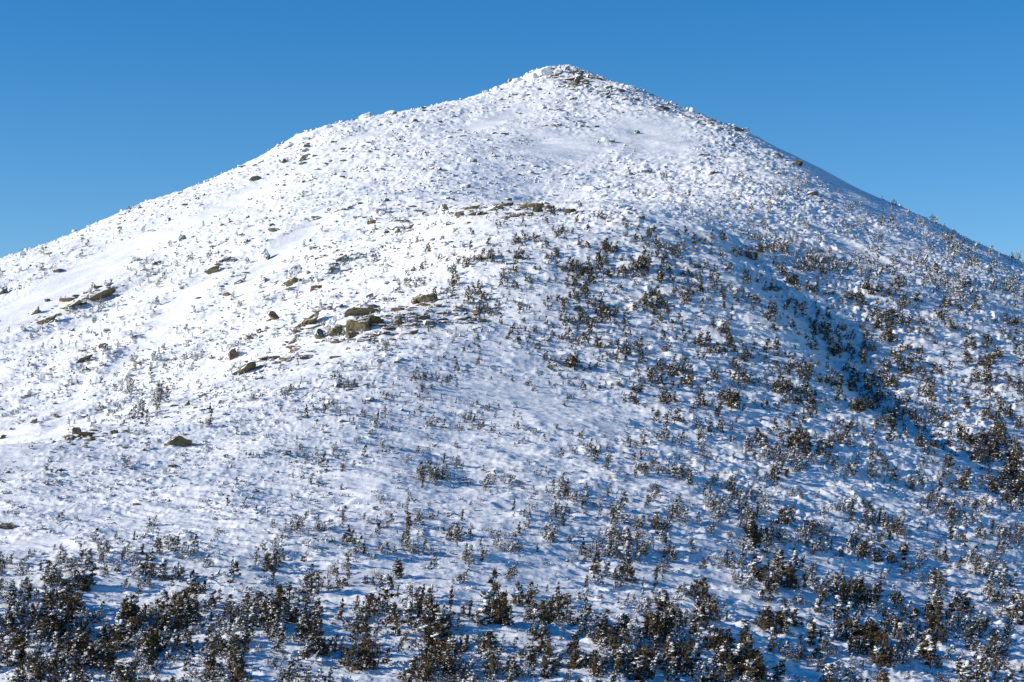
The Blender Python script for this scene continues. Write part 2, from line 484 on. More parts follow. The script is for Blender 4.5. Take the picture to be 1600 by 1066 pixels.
def lumps(rng, C, R, shape):
    """snow lumps: centres C, radii R, base solid shape"""
    bv, bf = shape
    k = len(bv); n = len(C)
    jit = 1 + rng.uniform(-0.38, 0.38, (n, k, 1))
    sc = np.stack([rng.uniform(0.8, 2.0, n), rng.uniform(0.6, 1.2, n), rng.uniform(0.4, 0.75, n)], -1)[:, None]
    a = rng.uniform(-0.7, 0.7, n); c, s = np.cos(a)[:, None], np.sin(a)[:, None]
    P = bv[None] * jit * sc * R[:, None, None]
    P = np.stack([P[..., 0] * c - P[..., 1] * s, P[..., 0] * s + P[..., 1] * c, P[..., 2]], -1)
    V = (P + C[:, None]).reshape(-1, 3)
    F = (bf[None] + (np.arange(n) * k)[:, None, None]).reshape(-1, 3)
    return V, F
def sprigs(rng, C, D, ln, wd):
    """needle sprigs: flat pointed triangles at C along D"""
    n = len(C)
    D = D / np.linalg.norm(D, axis=1, keepdims=True)
    W = np.cross(D, rng.normal(size=(n, 3))); W /= np.linalg.norm(W, axis=1, keepdims=True)
    l = (ln * rng.uniform(0.6, 1.4, n))[:, None]; w = (wd * rng.uniform(0.6, 1.4, n))[:, None]
    V = np.stack([C - W * w * 0.5, C + W * w * 0.5, C + D * l], 1).reshape(-1, 3)
    return V, np.arange(3 * n).reshape(n, 3)
def tube(P, R, k=5):
    """tapered tube through points P with radii R (triangles)"""
    P = np.array(P, float); n = len(P); V = []; F = []
    for i in range(n):
        d = P[min(i + 1, n - 1)] - P[max(i - 1, 0)]; d /= np.linalg.norm(d) + 1e-9
        a = np.cross(d, [0.3, 1, 0.2]); a /= np.linalg.norm(a); b = np.cross(d, a)
        for j in range(k):
            t = 2 * math.pi * j / k
            V.append(P[i] + R[i] * (a * math.cos(t) + b * math.sin(t)))
    for i in range(n - 1):
        for j in range(k):
            q = (i * k + j, i * k + (j + 1) % k, (i + 1) * k + (j + 1) % k, (i + 1) * k + j)
            F += [(q[0], q[1], q[2]), (q[0], q[2], q[3])]
    return np.array(V), np.array(F)
def join(parts):
    V = []; F = []; o = 0
    for v, f in parts:
        V.append(v); F.append(f + o); o += len(v)
    return np.concatenate(V), np.concatenate(F)

def spruce(seed, stems, width, lean, n_leaf, n_snow, lsize, ssize, shape, sparse=0.0, branch_sticks=True):
    """returns trunk, crown, snow as (V, F); height 1"""
    rng = np.random.RandomState(seed)
    tr = []; LC = []; LD = []; SC = []; SRr = []
    for s in range(stems):
        hgt = 1.0 if s == 0 else rng.uniform(0.45, 0.9)
        bx, by = (0, 0) if s == 0 else (rng.uniform(-0.45, 0.45) * width * 2, rng.uniform(-0.4, 0.4) * width * 2)
        ln = lean + rng.uniform(-0.12, 0.12)
        top = np.array([bx + ln * hgt, by + rng.uniform(-0.1, 0.1), hgt])
        base = np.array([bx, by, -0.15])
        mid = (base + top) / 2 + np.array([rng.uniform(-.05, .05), rng.uniform(-.05, .05), 0])
        tr.append(tube([base, mid, top], [0.035 * hgt, 0.022 * hgt, 0.005]))
        nb = int(17 * hgt + 5)
        if sparse: nb = int(nb * (1 - sparse))
        per_l = max(1, int(n_leaf / stems / nb)); per_s = n_snow / stems / nb
        for i in range(nb):
            t = rng.uniform(0.10, 0.99) ** 0.9
            ax = base * (1 - t) + top * t + (mid - (base + top) / 2) * 4 * t * (1 - t)
            ang = rng.uniform(0, 6.28)
            r = width * hgt * (0.14 + 1.15 * (1 - t) ** 0.9) * rng.uniform(0.4, 1.3)
            dx = math.cos(ang)
            if dx < 0: r *= 0.72                      # wind-flagged: shorter to windward
            tip = ax + np.array([dx * r + 0.10 * lean * r, math.sin(ang) * r, rng.uniform(-0.10, 0.22) * r + 0.01])
            if branch_sticks and i % 2 == 0:
                tr.append(tube([ax, tip], [0.010, 0.003], 3))
            q = rng.uniform(0.15, 1.0, per_l) ** 0.7
            P = ax + (tip - ax) * q[:, None] + rng.normal(0, 0.030, (per_l, 3))
            LC.append(P); LD.append((tip - ax) / (np.linalg.norm(tip - ax) + 1e-6) * 0.9 + rng.normal(0, 0.6, (per_l, 3)) + [0, 0, 0.25])
            ns = int(per_s) + (rng.uniform() < per_s - int(per_s))
            if ns:
                q = rng.uniform(0.35, 1.0, ns)
                P = ax + (tip - ax) * q[:, None] + rng.normal(0, 0.018, (ns, 3)) + [-0.015, -0.006, 0.026]
                SC.append(P); SRr.append(ssize * rng.uniform(0.5, 1.35, ns))
    SC.append(np.array([[top[0], top[1], 1.0]])); SRr.append(np.array([ssize * 0.8]))
    leaf = sprigs(rng, np.concatenate(LC), np.concatenate(LD), lsize, lsize * 0.55)
    SC = np.concatenate(SC); SRr = np.concatenate(SRr)
    if n_snow > 50 and n_leaf > 400:                  # one connected crust: drop stray crumbs
        Dm = np.linalg.norm(SC[:, None] - SC[None], axis=-1) < 0.095
        lab_ = np.arange(len(SC))
        for _ in range(40):
            lab_ = np.array([lab_[Dm[q]].min() for q in range(len(SC))])
        best = np.bincount(lab_).argmax()
        SC, SRr = SC[lab_ == best], SRr[lab_ == best]
    snow = lumps(rng, SC, SRr, shape)
    return join(tr), leaf, snow

def bare_shrub_mesh(seed):
    rng = np.random.RandomState(seed); tr = []; SC = []
    for s in range(9):
        a = rng.uniform(0, 6.28); r = rng.uniform(0.1, 0.5)
        b = np.array([rng.uniform(-.25, .25), rng.uniform(-.12, .12), -0.12]); h = rng.uniform(0.5, 1.0)
        t = b + np.array([math.cos(a) * r * 0.6 + 0.12, math.sin(a) * r * 0.6, h + 0.12])
        m = (b + t) / 2 + rng.normal(0, 0.03, 3)
        tr.append(tube([b, m, t], [0.018, 0.012, 0.004], 4))
        for k in range(4):
            q = rng.uniform(0.35, 0.9); p = b + (t - b) * q
            e = p + np.array([rng.normal(0, 0.12) + 0.04, rng.normal(0, 0.1), rng.uniform(0.05, 0.25)])
            tr.append(tube([p, e], [0.008, 0.003], 3)); SC.append((p + e) / 2 + [0, 0, 0.01])
    return join(tr), lumps(rng, np.array(SC), np.full(len(SC), 0.018), ICO1)

# the looks: (name, words, stems, width, lean, sparse, snow count, snow size)
LOOKS = [
    ('upright dark', 1, 0.26, 0.05, 0.0, 40, 0.043),
    ('upright snow-crusted', 1, 0.30, 0.06, 0.0, 120, 0.052),
    ('leaning dark', 1, 0.27, 0.34, 0.0, 40, 0.043),
    ('leaning snow-crusted', 2, 0.27, 0.30, 0.1, 115, 0.050),
    ('broad bushy dark', 4, 0.36, 0.10, 0.0, 56, 0.046),
    ('broad bushy snow-crusted', 4, 0.38, 0.10, 0.0, 165, 0.050),
    ('thin gappy', 1, 0.19, 0.12, 0.45, 18, 0.038),
]
def obj(name, me, parent=None, loc=None):
    o = bpy.data.objects.new(name, me); COL.objects.link(o)
    if parent: o.parent = parent
    if loc is not None: o.location = loc
    return o
NEAR = []
for i, (wd, st, w, ln, sp, ns, ss) in enumerate(LOOKS):
    variants = []
    for v in range(3):
        t, l, s = spruce(500 + i * 10 + v, st, w, ln, 620 + 160 * (st > 2), ns, 0.10, ss, ICO1, sp)
        variants.append((mesh_np('spruce_trunk', *t, [M_BARK]), mesh_np('spruce_crown', *l, [M_LEAF]), mesh_np('spruce_snow', *s, [M_RIME])) if 'snow' in wd else
                        (mesh_np('spruce_trunk', *t, [M_BARK]), mesh_np('spruce_crown', *join([l, s]), [M_LEAF, M_RIME], np.r_[np.zeros(len(l[1])), np.ones(len(s[1]))]), None))
    NEAR.append(variants)
MIDP = []
for i in range(14):
    wd, st, w, ln, sp, ns, ss = LOOKS[i % 7]
    t, l, s = spruce(900 + i, st, w * 1.3, ln * 1.2, 200, int(ns * 0.42), 0.14, ss * 1.35, (OCT_V, OCT_F), sp, False)
    V, F = join([t, l, s]); mi = np.r_[np.zeros(len(t[1])), np.ones(len(l[1])), np.full(len(s[1]), 2)]
    MIDP.append((V, F, mi))
FARP = []
for i in range(10):
    wd, st, w, ln, sp, ns, ss = LOOKS[i % 6]
    t, l, s = spruce(950 + i, min(st, 2), w * 1.15, ln * 0.7, 96, 12, 0.23, ss * 1.5, (OCT_V, OCT_F), sp, False)
    V, F = join([l, s]); mi = np.r_[np.ones(len(l[1])), np.full(len(s[1]), 2)]
    FARP.append((V, F, mi))
FROSTP = []
for i in range(10):
    wd, st, w, ln, sp, ns, ss = LOOKS[i % 6]
    t, l, s = spruce(970 + i, min(st, 2), w * 1.15, ln * 0.5, 90, 24, 0.20, ss * 2.0, (OCT_V, OCT_F), sp, False)
    V, F = join([l, s]); mi = np.r_[np.full(len(l[1]), 3 if i % 4 == 3 else 1), np.full(len(s[1]), 2)]
    FROSTP.append((V, F, mi))
TUFTP = []
for i in range(10):
    rng = np.random.RandomState(1200 + i)
    n = 7; C = np.c_[rng.normal(0, 0.5, n), rng.normal(0, 0.35, n), rng.uniform(0.0, 0.5, n)]
    l = sprigs(rng, C, rng.normal(0, 1, (n, 3)) + [0.6, 0, 0.8], 0.6, 0.42)
    n = 4; C = np.c_[rng.normal(-0.25, 0.5, n), rng.normal(-0.1, 0.35, n), rng.uniform(0.1, 0.5, n)]
    s = lumps(rng, C, rng.uniform(0.2, 0.42, n), (OCT_V, OCT_F))
    V, F = join([l, s]); mi = np.r_[np.full(len(l[1]), 3 if i % 2 else 1), np.full(len(s[1]), 2)]
    TUFTP.append((V, F, mi))

def realise(protos, which, pos, scale, yaw):
    Vs = []; Fs = []; Ms = []; o = 0
    for p, (V, F, mi) in enumerate(protos):
        s = np.where(which == p)[0]
        if not len(s): continue
        c = np.cos(yaw[s])[:, None]; sn = np.sin(yaw[s])[:, None]
        sc = scale[s]
        x = V[None, :, 0] * sc[:, 0:1]; y = V[None, :, 1] * sc[:, 1:2]; z = V[None, :, 2] * sc[:, 2:3]
        P = np.stack([x * c - y * sn, x * sn + y * c, z], -1) + pos[s][:, None]
        Vs.append(P.reshape(-1, 3))
        Fs.append((F[None] + (o + np.arange(len(s)) * len(V))[:, None, None]).reshape(-1, 3))
        Ms.append(np.tile(mi, len(s)))
        o += len(s) * len(V)
    return np.concatenate(Vs), np.concatenate(Fs), np.concatenate(Ms)

# ------------------------------------------------------------------ where trees stand
#            0   1   2   3   4   5   6   7   8   9  10  11  12  13  14  15  16
TREES = [   [0]*17,
            [0, 0, 0, 0, 0, 0, 0, 0, 0, 0, 0, 0, 2, 6,14,20,20],
            [0, 0, 0, 0, 0, 0, 0, 0, 0, 2,30,50,70,76,80,80,80],
            [30,36,36,36,30,20,24,54,80,80,85,85,90,110,120,120,110],
            [44,50,60,56,40,18,22,66,105,110,110,100,95,105,110,115,110],
            [40,50,80,60,24,32,44,48,52,84,84,84,88,90,92,96,100],
            [6, 6, 6, 4,10,30,62,52,22,48,68,70,72,74,74,80,88],
            [0, 0, 0, 2, 6,26,44,52,42,44,48,52,56,58,60,62,64],
            [12,18,18,20,24,30,32,30,28,34,38,40,42,44,46,46,46],
            [44,42,36,34,32,32,34,32,28,34,38,40,42,42,44,44,44],
            [48,46,44,44,44,44,44,42,38,44,48,50,50,50,50,50,50]]
CLUMPS = [  # cx, cy, rx, ry, count, height
 (50,930,70,40,70,1.6),(60,1010,110,45,110,1.7),(230,1010,110,40,60,1.6),(215,865,70,26,60,1.25),(360,965,42,40,44,1.8),(455,975,75,22,60,1.7),
 (540,905,40,15,14,1.6),(555,965,40,20,20,1.7),(640,975,45,18,30,1.9),(690,985,30,18,22,1.9),(760,975,35,18,16,2.0),(850,960,32,14,12,2.2),
 (1040,1000,60,30,44,1.6),(1130,1030,80,30,55,1.8),(1210,915,32,16,20,2.1),(1130,890,12,6,5,2.0),(1165,895,9,5,3,2.0),(1240,838,34,9,18,2.1),
 (1330,940,45,18,34,2.0),(1460,1000,75,28,64,2.1),(1455,955,14,10,7,2.2),(1530,895,24,12,12,2.2),(1240,705,34,16,22,1.8),(1215,745,22,12,12,1.7),
 (1340,625,28,12,18,1.6),(1380,640,45,13,30,1.7),(1450,668,45,15,44,1.8),(1540,700,50,18,70,1.9),(1595,745,35,20,50,2.2),(1590,640,30,30,30,1.7),
 (1560,705,65,30,40,2.2),(1600,742,45,26,26,2.4),(1500,690,30,10,36,2.4),(1400,655,30,8,30,2.2),(1575,765,40,14,40,2.4),(1350,635,20,6,16,2.0),
 (1205,393,35,4,26,1.5),(1290,418,55,8,60,1.6),(1370,462,55,10,50,1.7),(1265,590,20,22,14,1.6),(1430,520,40,20,20,1.6),
 (672,748,30,14,26,1.4),(755,407,26,5,20,1.5),(722,415,18,6,14,1.3),(815,405,12,4,7,1.5),(860,404,10,4,7,1.5),(890,420,18,6,14,1.5),(925,432,40,8,26,1.4),
 (990,430,35,8,18,1.4),(650,445,26,8,30,1.0),(955,392,10,7,7,1.7),(945,385,6,5,3,1.7),(1015,368,10,5,6,1.5),(890,573,24,7,12,1.6),(860,575,8,5,3,1.5),
 (600,545,26,8,14,1.2),(740,655,14,6,5,1.4),(685,600,40,10,16,1.2),(545,600,25,10,14,1.2),(225,590,55,36,26,1.6),(250,625,12,6,4,2.6),(215,650,5,3,2,3.0),
 (190,640,45,25,14,1.4),(240,560,40,22,12,1.4),(780,760,35,10,14,1.4),(890,775,22,8,9,1.7),(1000,740,20,7,8,1.5),(1060,745,12,8,6,1.7),(1115,800,20,12,9,1.6),
 (1400,950,20,12,10,2.0),(1560,960,40,20,24,1.9),(925,895,20,8,8,1.6),(1560,850,40,16,18,1.8),(840,840,26,8,9,1.5),(930,1000,30,20,16,1.7),
 (480,830,22,7,8,1.4),(600,860,40,8,12,1.5),(730,840,22,10,9,1.5),(800,855,14,6,5,1.4),(1000,700,22,5,5,1.2),(920,980,26,14,10,1.6),
 (1350,820,30,12,14,1.7),(1020,830,25,10,9,1.5),(1060,810,18,8,6,1.6),(1170,860,14,9,6,1.8),(1300,700,30,15,14,1.6),(1500,800,50,20,26,1.7),
 (1045,390,40,6,16,1.3),(1150,460,40,20,20,1.3),(1060,470,50,16,20,1.3),(880,470,30,10,20,1.1),(980,560,30,12,12,1.3),(1120,640,40,12,16,1.4),
]
rs = np.random.RandomState(7)
def scatter(table, n, ppx=(-118, 1718), ppy=(100, 1180), div=1.0, clump=None, sm_w=1.0):
    """table value = how many per 100 x 100 px"""
    px = rs.uniform(*ppx, n); py = rs.uniform(*ppy, n)
    cap = n / ((ppx[1] - ppx[0]) * (ppy[1] - ppy[0]) / 1e4)
    pr = grid_lookup(table, px, py, XS, YS) * div / cap
    P = hit(px, py)
    ok = ~np.isnan(P[:, 1])
    px, py, pr, P = px[ok], py[ok], pr[ok], P[ok]
    pr = pr * (1 - sm_w * smooth_mask(px, py))
    if clump is not None:
        pr = pr * clump(P[:, 0], P[:, 1]) * (1.15 if table is TREES else 1.0)
    k = rs.uniform(0, 1, len(pr)) < pr
    P = P[k]
    P[:, 0] += rs.uniform(-0.15, 0.15, k.sum()); P[:, 1] += rs.uniform(-0.3, 0.3, k.sum())
    P[:, 2] = ground(P[:, 0], P[:, 1])
    return P, px[k], py[k]
def tree_clump(X, Y):
    n = 0.7 * noise2(X / 9.0, Y / 18.0, 200) + 0.8 * noise2(X / 3.6, Y / 7.5, 201) + 0.4 * noise2(X / 1.6, Y / 3.2, 202)
    return 2.6 * sstep(-0.25, 0.75, n) + 0.18
TP, tpx, tpy = scatter(TREES, 95000, clump=tree_clump)
TH = 0.90 * np.exp(rs.normal(0, 0.45, len(TP)))
TH = np.minimum(TH, 1.9)
ex = []; exh = []
for cx, cy, rx, ry, n, h in CLUMPS:
    if cx > 1320 and 440 < cy < 790: n = int(n * 0.42); ry *= 1.5; h *= 0.85
    if cy > 820: n = int(n * 0.62); ry *= 1.5; rx *= 1.2
    a = rs.uniform(0, 6.28, n); r = np.sqrt(rs.uniform(0, 1, n)) * rs.uniform(0.7, 1.25, n)
    ex.append(np.c_[cx + rx * r * np.cos(a), cy + ry * r * np.sin(a)]); exh.append(0.72 * h * np.exp(rs.normal(0, 0.18, n)))
ex = np.concatenate(ex); exh = np.concatenate(exh)
ex[:, 1] = np.clip(ex[:, 1], 130, 1175)
EP = hit(ex[:, 0], ex[:, 1]); ok = ~np.isnan(EP[:, 1])
TP = np.r_[TP, EP[ok]]; TH = np.r_[TH, exh[ok]]; tpx = np.r_[tpx, ex[ok, 0]]; tpy = np.r_[tpy, ex[ok, 1]]
TH = TH * np.where(np.arange(len(TH)) < len(TH) - ok.sum(), 1 - 0.30 * sstep(880, 820, tpy) * sstep(420, 560, tpy) * sstep(1150, 750, tpx), 1.0)
TH = TH * (1 + 0.16 * sstep(800, 1000, tpx) * sstep(340, 400, tpy))
TH = TH * np.where((TP[:, 1] > 430) & (tpx > 1000), 1.3, 1.0)
# fewer tall ones on the exposed crest and the upper slopes
TH = TH * np.where((tpy < 660) & (tpx < 560), 1.2, 1.0) * np.where(tpy < 330, 0.9, 1.0)
frosty = ((tpx > 1000) & (tpy < 620) & (TP[:, 1] > 425)) | ((tpx < 640) & (tpy < 690) & (TP[:, 1] > 300))
big = TH * FPX / TP[:, 1]
inframe = (tpx > 8) & (tpx < 1592) & (tpy < 1062 + 0.4 * big) & (tpy - big > 300)
order = np.argsort(np.where(inframe, -big, 0))
HERO = order[:296]
hero = np.zeros(len(TP), bool); hero[HERO] = True

TREE_GROUP = 'dwarf spruces growing in the near snow'
def place_spruce(look, var, pos, h, yaw, wide=1.0, frost=False):
    t = bpy.data.objects.new('dwarf_spruce', None); COL.objects.link(t)
    t.empty_display_size = 0.3
    t.location = pos; t.rotation_euler = (0, 0, yaw); t.scale = (h * wide, h * wide, h)
    tm, lm, sm_ = NEAR[look][var]
    if frost:
        lm = lm.copy(); lm.materials[0] = M_LEAFF
    obj('trunk', tm, t); obj('crown', lm, t)
    if sm_: obj('snow_crust', sm_, t)
    t['category'] = 'spruce'; t['group'] = TREE_GROUP
    return t

# named places in the near snow: (px, py, words)
REGIONS = [(30,900,'on upper rim of bottom-left thicket'),(60,1020,'in the bottom-left corner thicket'),
 (215,870,'in the pale thicket lower left'),(230,1000,'below the pale lower-left thicket'),
 (355,965,'in the dark lower-left clump'),(360,850,'above the dark lower-left clump'),
 (450,980,'in the dark hedge left of centre'),(430,1050,'on edge below the dark hedge'),
 (550,900,'among thin spruces above dark hedge'),(550,1000,'just right of the dark hedge'),
 (650,970,'in clump left of tallest spruce'),(640,1050,'on edge left of tallest spruce'),
 (760,990,'at the foot of the tallest spruce'),(780,1055,'on edge below tallest spruce'),
 (700,880,'on snow above-left of tallest spruce'),(870,960,'in clump right of tallest spruce'),
 (850,890,'on snow above-right of tallest spruce'),(930,1030,'on edge right of tallest spruce'),
 (1000,930,'on snow right of bottom centre'),(1050,1000,'in bottom clump right of centre'),
 (1150,1030,'in broad thicket right of centre'),(1140,900,'just above the broad bottom thicket'),
 (1215,930,'in clump above the broad thicket'),(1240,840,'in black clump mid-slope right'),
 (1280,1040,'between the two lower-right thickets'),(1330,940,'in the dark lower-right clump'),
 (1460,1010,'in the bottom-right dark thicket'),(1450,940,'on upper rim of bottom-right thicket'),
 (1565,1030,'in the very bottom-right corner'),(1550,910,'at right edge, lower slope'),
 (1380,860,'above the dark lower-right clump'),(1540,800,'on the shaded right-hand slope'),(1560,720,'in the dark right-edge gully'),
 (1250,740,'around clump on right-hand spur'),(1020,830,'on the streaky slope right of centre'),(800,820,'on the streaky slope at centre'),
 (600,830,'on the streaky slope left of centre'),(420,780,'on the scrubby shoulder at left'),(225,600,'on the bright left-hand slope')]
RG = np.array([(a, b) for a, b, _ in REGIONS], float)
ORD = ['leftmost'] + [w + '-from-left' for w in 'second third fourth fifth sixth seventh eighth ninth tenth eleventh twelfth'.split()]
NUM = {2: 'two', 3: 'three', 4: 'four', 5: 'five', 6: 'six', 7: 'seven', 8: 'eight', 9: 'nine', 10: 'ten', 11: 'eleven', 12: 'twelve', 13: 'thirteen', 14: 'fourteen', 15: 'fifteen', 16: 'sixteen'}
groups = {}
SIZE = ['small', 'tall']
medh = np.median(TH[hero])
for i in HERO:
    reg = int(np.argmin(((RG - [tpx[i], tpy[i]]) ** 2).sum(1)))
    look = rs.choice(7, p=[.18, .12, .16, .14, .18, .16, .06])
    # the windward left end of the slope carries more snow
    if tpx[i] < 330 and tpy[i] < 930 and rs.uniform() < 0.7: look = rs.choice([1, 3, 5])
    if frosty[i]: look = rs.choice([1, 3, 5])
    t = place_spruce(look, rs.randint(3), TP[i] - [0, 0, 0.05], TH[i] * (0.8 if frosty[i] else 1.06), rs.uniform(-0.7, 0.7), rs.uniform(1.0, 1.4), bool(frosty[i]))
    groups.setdefault((reg, look), []).append((tpx[i], t))
for (reg, look), lst in groups.items():
    lst.sort(key=lambda a: a[0])
    w, n = LOOKS[look][0], len(lst)
    for k, (_, t) in enumerate(lst):
        if n == 1: lab = f'{w} dwarf spruce {REGIONS[reg][2]}'
        elif k == n - 1: lab = f'rightmost {w} dwarf spruce {REGIONS[reg][2]}'
        elif n == 3 and k == 1: lab = f'middle {w} dwarf spruce {REGIONS[reg][2]}'
        else: lab = f'{ORD[min(k, 11)]} {w} dwarf spruce {REGIONS[reg][2]}'
        t['label'] = lab

def px_point(px, py):
    return hit([px], [py])[0]
# the few that stand out
for px, py, look, var, h, wide, yaw, lab in [
    (752, 978, 3, 0, 4.4, 0.85, 0.2, 'tallest spruce near the bottom centre, pointed top capped with a lump of white snow'),
    (775, 974, 4, 2, 3.2, 0.9, -0.3, 'dark bushy spruce pressed against the right side of the tallest spruce'),
    (218, 648, 1, 0, 2.4, 0.5, 0.0, 'tall rime-covered spruce by a smooth snow hollow on the left-hand slope'),
    (247, 637, 1, 2, 2.2, 0.75, 0.0, 'neat cone-shaped frosted spruce just right of the smooth snow hollow')]:
    p = px_point(px, py)
    t = place_spruce(look, var, p - [0, 0, 0.1], h, yaw, wide, px < 300); t['label'] = lab

# bare twig shrubs
BARE = [mesh_np('bare_stems', *bare_shrub_mesh(40 + i)[0], [M_BARK]) for i in range(3)]
BARES = [mesh_np('bare_rime', *bare_shrub_mesh(40 + i)[1], [M_RIME]) for i in range(3)]
for k, (px, py, h, lab) in enumerate([
    (238, 922, 1.0, 'leafless twiggy shrub right of a round one in the gap of the lower-left thicket'),
    (272, 940, 1.2, 'wide bare-twigged shrub in white snow right of the bottom-left thicket'),
    (500, 925, 1.7, 'tall bare-stemmed shrub standing above the dark hedge'),
    (515, 905, 1.5, 'bare shrub with one long leaning stem among thin spruces left of centre'),
    (590, 905, 1.2, 'leafless sprig between two thin spruces left of centre'),
    (625, 900, 1.4, 'thin bare sapling in open snow above the clump left of centre'),
    (668, 1047, 1.0, 'low leafless shrub on the bottom edge left of the tallest spruce'),
    (858, 1060, 0.9, 'cluster of upright bare stems poking from snow at the bottom centre-right'),
    (1145, 873, 1.3, 'forked leafless twig beside the lone dark bushes at right'),
    (1290, 845, 2.2, 'tall thin leafless stem right of the small black clump'),
    (1413, 845, 1.8, 'spindly bare sapling on the shaded slope at right'),
    (1543, 878, 1.6, 'single bare dead stem on the shaded slope near the right edge'),
    (653, 472, 1.5, 'rime-white twig shrub standing before the lichen-green boulder'),
    (515, 524, 1.6, 'rime-coated twig at the left end of the big boulder pair')]):
    p = px_point(px, py)
    t = bpy.data.objects.new('bare_shrub', None); COL.objects.link(t)
    t.location = p; t.scale = (h, h, h); t.rotation_euler = (0, 0, rs.uniform(0, 6)); t.empty_display_size = 0.3
    obj('stems', BARE[k % 3], t); obj('rime', BARES[k % 3], t)
    t['label'] = lab; t['category'] = 'bare shrub'

# all the other thousands: one object per kind of growth
rest = ~hero
def stuff(name, V, F, mi, mats, label):
    o = obj(name, mesh_np(name, V, F, mats, mi))
    o['kind'] = 'stuff'; o['label'] = label
    return o
VEG = [M_BARK, M_LEAF, M_RIME, M_LEAFF]
def build_set(sel, protos, name, label, hs=1.0):
    n = sel.sum()
    sc = (TH[sel] * hs)[:, None] * np.stack([rs.uniform(0.8, 1.2, n), rs.uniform(0.8, 1.2, n), np.ones(n)], -1)
    V, F, M = realise(protos, rs.randint(0, len(protos), n), TP[sel] - [0, 0, 0.06], sc, rs.uniform(-0.8, 0.8, n))
    stuff(name, V, F, M, VEG, label)
mid = rest & (TP[:, 1] < 300)
build_set(mid & ~frosty, MIDP, 'spruce_scrub', 'thousands of small dark snow-dusted spruces over the near slope')
build_set(rest & (TP[:, 1] >= 300) & ~frosty, FARP, 'far_spruce_scrub', 'dark specks of dwarf spruce on the middle slopes')
build_set(rest & frosty, FROSTP, 'frosted_spruce_scrub', 'rime-white dwarf spruces on the far right and left slopes')
UP, upx, upy = scatter([[v * 20 for v in r] for r in SCRUB], 60000, clump=lambda X, Y: 1.5 * sstep(-0.5, 0.5, noise2(X / 5, Y / 8, 300) + 0.6 * noise2(X / 1.6, Y / 2.2, 301)) + 0.1)
n = len(UP)
us = 0.22 * np.exp(rs.normal(0, 0.42, n)) * np.where(UP[:, 1] > 330, 1.35, 1.0)
V, F, M = realise(TUFTP, rs.randint(0, 10, n), UP - [0, 0, 0.04], us[:, None] * np.stack([rs.uniform(0.9, 1.6, n), rs.uniform(0.9, 1.3, n), np.ones(n)], -1), rs.uniform(-0.6, 0.6, n))
stuff('scrub_tips', V, F, M, VEG, 'tips of buried scrub poking through the snow')
print('trees', len(TP), 'tufts', n)

# ------------------------------------------------------------------ rocks
def rock_shape(rng, sub, planes, rough, flat=0.0):
    V, F = {1: ICO1, 2: ICO2, 3: ICO3, 4: ICO4}[sub]
    V = V.copy()
    if flat:                                          # squarer blocks for slabs and ledges
        V = np.sign(V) * np.abs(V) ** flat
        V /= np.abs(V).max(0)
    for i in range(planes):
        nrm = rng.normal(size=3); nrm /= np.linalg.norm(nrm)
        if i == 0: nrm = np.array([rng.uniform(-.2, .2), rng.uniform(-.3, .1), 1.0]); nrm /= np.linalg.norm(nrm)
        d = rng.uniform(0.45, 0.8)
        V = V - nrm * np.maximum(0, V @ nrm - d)[:, None]
    s = rng.uniform(0, 99)
    m = np.array([noise2(V[:, 0] * f + s, V[:, 1] * f + V[:, 2] * f * 1.3 - s, 11) for f in (1.6, 3.4, 7.0)])
    V = V * (1 + rough * (m[0] + 0.5 * m[1] + 0.25 * m[2]))[:, None]
    V /= np.abs(V).max(0)
    return V, F
